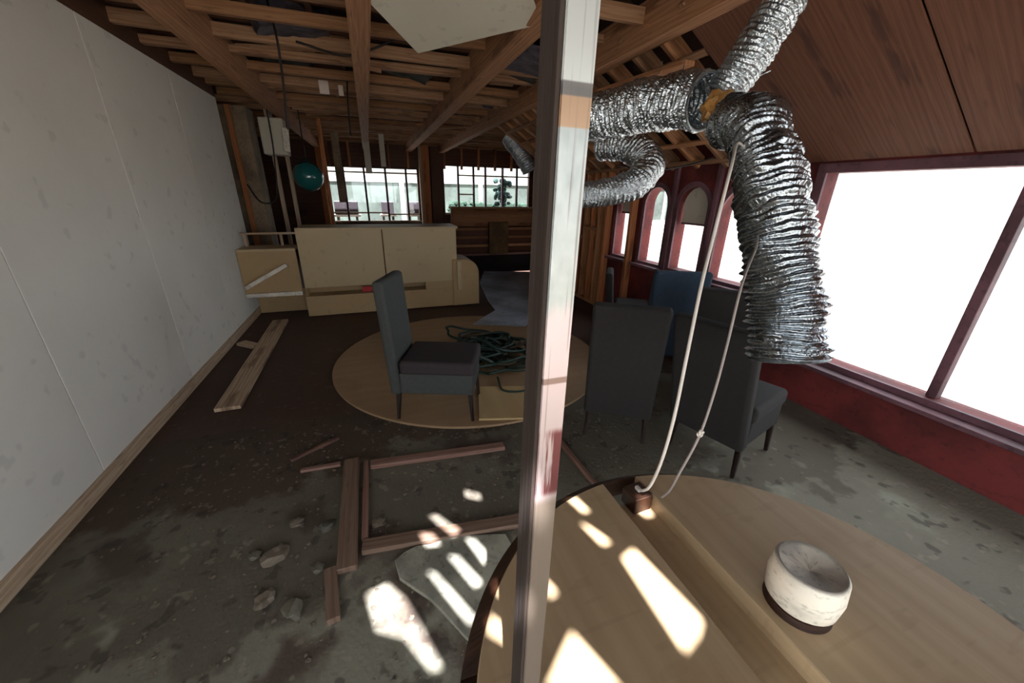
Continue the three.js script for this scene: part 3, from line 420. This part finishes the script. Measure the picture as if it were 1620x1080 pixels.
duct('foil_duct', 'big silver foil duct hanging down at the right in front of the windows', [[1.66, 1.88, -1.58], [1.60, 1.85, -1.42], [1.52, 1.70, -1.26], [1.475, 1.52, -1.13], [1.455, 1.335, -1.03], [1.45, 1.16, -0.95], [1.44, 0.98, -0.89]], 0.115, 0.125, M.foilDull, 0.026, 0.05, 0.4);
duct('foil_duct', 'silver foil elbow duct bending below the level duct near the studs', [[1.946, 1.96, -3.15], [2.06, 1.92, -2.9], [2.098, 1.786, -2.73], [1.95, 1.64, -2.66], [1.751, 1.575, -2.70], [1.543, 1.545, -2.75], [1.3, 1.52, -2.82]], 0.135, 0.085, M.foil, 0.03, 0.035, 0.22);
duct('foil_duct', 'short crumpled foil duct end hanging in the far room left of the metal post', [[2.28, 2.4, -6.6], [2.36, 2.25, -6.5], [2.46, 2.05, -6.35], [2.53, 1.9, -6.3]], 0.13, 0.12, M.foil, 0.03, 0.05, 0.3);
{ const o = single('tape_joint', 'orange tape wad on the joint where the foil ducts meet', 'tape', (() => { const g = new THREE.IcosahedronGeometry(0.07, 3), P = g.attributes.position; for (let i = 0; i < P.count; i++) { const f = 0.8 + 0.45 * hash(Math.round(P.getX(i) * 900), Math.round((P.getY(i) + 3 * P.getZ(i)) * 900), 5); P.setXYZ(i, P.getX(i) * f, P.getY(i) * f, P.getZ(i) * f); } g.computeVertexNormals(); return g; })(), M.tape, [1.60, 1.94, -1.62]); }
// foil shreds
for (const [a, b, l] of [[[1.747, 2.057, -1.635], [1.817, 2.097, -1.569], 'foil shred sticking out between the narrow duct and the big hanging duct'], [[1.791, 2.205, -1.62], [1.848, 2.239, -1.61], 'short foil shred beside the upper part of the narrow duct'],
  [[1.613, 2.204, -1.916], [1.55, 2.09, -1.84], 'foil shred standing up from the level duct, nearer the taped joint'], [[1.62, 2.242, -2.101], [1.545, 2.11, -2.03], 'foil shred standing up from the middle of the level duct']])
  { const { q, m, l: n } = between(null, a, b); const o = single('foil_shred', l, 'foil', box(n, 0.004, 0.012, 0.001), M.foil); o.quaternion.copy(q); o.position.copy(m); }

// ---------------------------------------------------------------- hanging sheet, insulation, wires, cords
{ const A = new THREE.Vector3(0.1105, 2.5, -2.669), B = new THREE.Vector3(1.059, 2.5, -2.534), C = new THREE.Vector3(0.412, 2.405, -3.06);
  const u = A.clone().sub(C), v = B.clone().sub(C); const W = u.length() * 2.0, Hh = v.length(); u.normalize(); v.addScaledVector(u, -v.dot(u)).normalize(); const n = u.clone().cross(v);
  const s = thing('ceiling_sheet', 'large off-white sheet hanging loose under the joists at the top', 'panel'); const o = add('sheet', box(W, Hh, 0.012, 0.002), M.panel, s); o.matrixAutoUpdate = true;
  o.quaternion.setFromRotationMatrix(new THREE.Matrix4().makeBasis(u, v, n)); o.position.copy(C).addScaledVector(u, W / 2).addScaledVector(v, Hh / 2);
  for (const k of [0.25, 0.8]) add('hanger_wire', new THREE.CylinderGeometry(0.003, 0.003, 0.2, 6), M.wire, s, [C.x + u.x * W * k + v.x * 0.3, C.y + u.y * W * k + v.y * 0.3 + 0.1, C.z + u.z * W * k + v.z * 0.3]); }
function batt(label, pos, sx, sy, sz, m) { const g = new THREE.BoxGeometry(sx, sy, sz, 14, 6, 10), P = g.attributes.position, k = Math.floor(rr(0, 1000)); for (let i = 0; i < P.count; i++) { const f = (fbm(P.getX(i) + 3, P.getY(i) * 2 + P.getZ(i) + 5, 7, 7, 3, k) - 0.5); P.setXYZ(i, P.getX(i) * (1 + 0.3 * f), P.getY(i) * (1 + 1.0 * f), P.getZ(i) * (1 + 0.4 * f)); } g.computeVertexNormals(); single('insulation_batt', label, 'insulation', g, m, pos, [rr(-0.1, 0.1), rr(-0.3, 0.3), rr(-0.15, 0.15)], 'insulation batts between the joists'); }
for (const [x, y, k, sx, m, l] of [[-0.55, 2.74, 2, 0.6, 0, 'dark grey insulation batt at the top left corner, nearest the left wall'], [-0.4, 2.72, 4, 0.5, 1, 'mauve grey insulation batt left of the left beam, behind the looped wire'], [0.5, 2.74, 6, 0.5, 0, 'dark grey insulation batt between the beams behind the hanging off-white sheet'],
  [1.45, 2.70, 1, 0.5, 1, 'mauve grey insulation batt right of the hanging sheet, beside the metal post'], [1.5, 2.72, 5, 0.5, 0, 'dark grey insulation batt beside the metal post, behind the mauve grey one'], [-0.6, 2.74, 7, 0.4, 0, 'dark grey insulation batt over the pale tags'], [1.5, 2.72, 9, 0.5, 1, 'mauve grey insulation batt far back between the two right beams']])
  batt(l, [x, k === 1 ? 2.60 : y, k === 1 ? -3.6 : -2.3 - 0.4 * k], sx, 0.13, 0.27, m ? M.insulation2 : M.insulation);
single('grey_board', 'narrow grey-green board hanging beside the top of the metal post', 'board', box(0.1, 0.46, 0.015), M.grey, [1.21, 2.43, -2.62], [0.05, -0.35, 0.03]);
single('board', 'dull grey board hanging before the left far window, next to the dark stud', 'panel', box(0.14, 1.3, 0.02), M.column, [-0.5, 1.97, -9]);
single('board', 'small pale board hanging above the left far window, left one of two', 'panel', box(0.12, 0.74, 0.02), M.panel, [0.07, 2.25, -9]);
single('board', 'small pale board hanging above the left far window, right one of two', 'panel', box(0.10, 0.6, 0.02), M.panel, [0.37, 2.32, -9]);
single('wire', 'long dark wire hanging from the joists at the far left', 'wire', tube([[-0.52, 2.8, -3.7], [-0.47, 2.5, -3.5], [-0.47, 2.35, -3.48], [-0.49, 1.95, -3.45]], 0.008), M.wire);
single('wire', 'dark wire looped between the joists across the left beam', 'wire', tube([[-0.4, 2.62, -3.95], [-0.05, 2.55, -3.88], [0.15, 2.6, -3.83], [0.38, 2.70, -3.79]], 0.009), M.wire);
single('wire', 'dark wire hanging straight down beside the left beam', 'wire', tube([[-0.06, 2.84, -5.14], [-0.09, 2.5, -5.0], [-0.1, 2.3, -4.95], [-0.107, 2.1, -4.9]], 0.009), M.wire);
single('wire', 'dark wire slung in a loop at the far left by the grey column', 'wire', tube([[-1.5, 1.6, -6.3], [-1.35, 1.38, -6.2], [-1.2, 1.4, -6.2], [-1.12, 1.95, -6.3], [-1.1, 2.6, -6.3]], 0.01), M.wire);
single('wire', 'thin dark wire slung across the red wall above the arched windows', 'wire', tube([[2.0, 1.78, -3.0], [2.4, 1.76, -3.0], [2.75, 1.82, -2.95], [3.0, 1.9, -2.9]], 0.007), M.wire);
single('paper_tag', 'small pale pink tag hanging between the far joists, larger one', 'tag', box(0.1, 0.13, 0.02), M.tag, [-0.336, 2.62, -5.4]);
single('paper_tag', 'small pale tag hanging beside the left beam, smaller one', 'tag', box(0.05, 0.1, 0.02), M.tag, [-0.16, 2.58, -5.28]);
{ const c = thing('cord', 'bright white cord hanging from the ducts down to the tan table', 'cord');
  add('cable', tube([[1.6, 1.73, -1.40], [1.2, 1.72, -1.1], [0.891, 1.614, -0.823], [0.798, 1.433, -0.748], [0.749, 1.349, -0.707], [0.693, 1.193, -0.655], [0.655, 1.02, -0.621], [0.642, 0.88, -0.625], [0.645, 0.785, -0.655], [0.646, 0.756, -0.685]], 0.0042, 80), M.cord, c); add('plug', box(0.012, 0.012, 0.02), M.cord, c, [0.646, 0.759, -0.688]); }
{ const c = thing('cord', 'dull cord hanging from the big duct to the tan table, right one with a knot', 'cord');
  add('cable', tube([[1.333, 1.42, -1.05], [1.2, 1.40, -0.94], [0.921, 1.323, -0.737], [0.852, 1.187, -0.682], [0.805, 1.074, -0.648], [0.76, 0.96, -0.625], [0.72, 0.85, -0.625], [0.71, 0.77, -0.64], [0.70, 0.746, -0.65]], 0.0034, 80), M.cordDull, c); add('knot', new THREE.TorusKnotGeometry(0.006, 0.0028, 40, 6), M.cord, c, [0.763, 0.965, -0.626]); }

renderer.render(scene, camera);
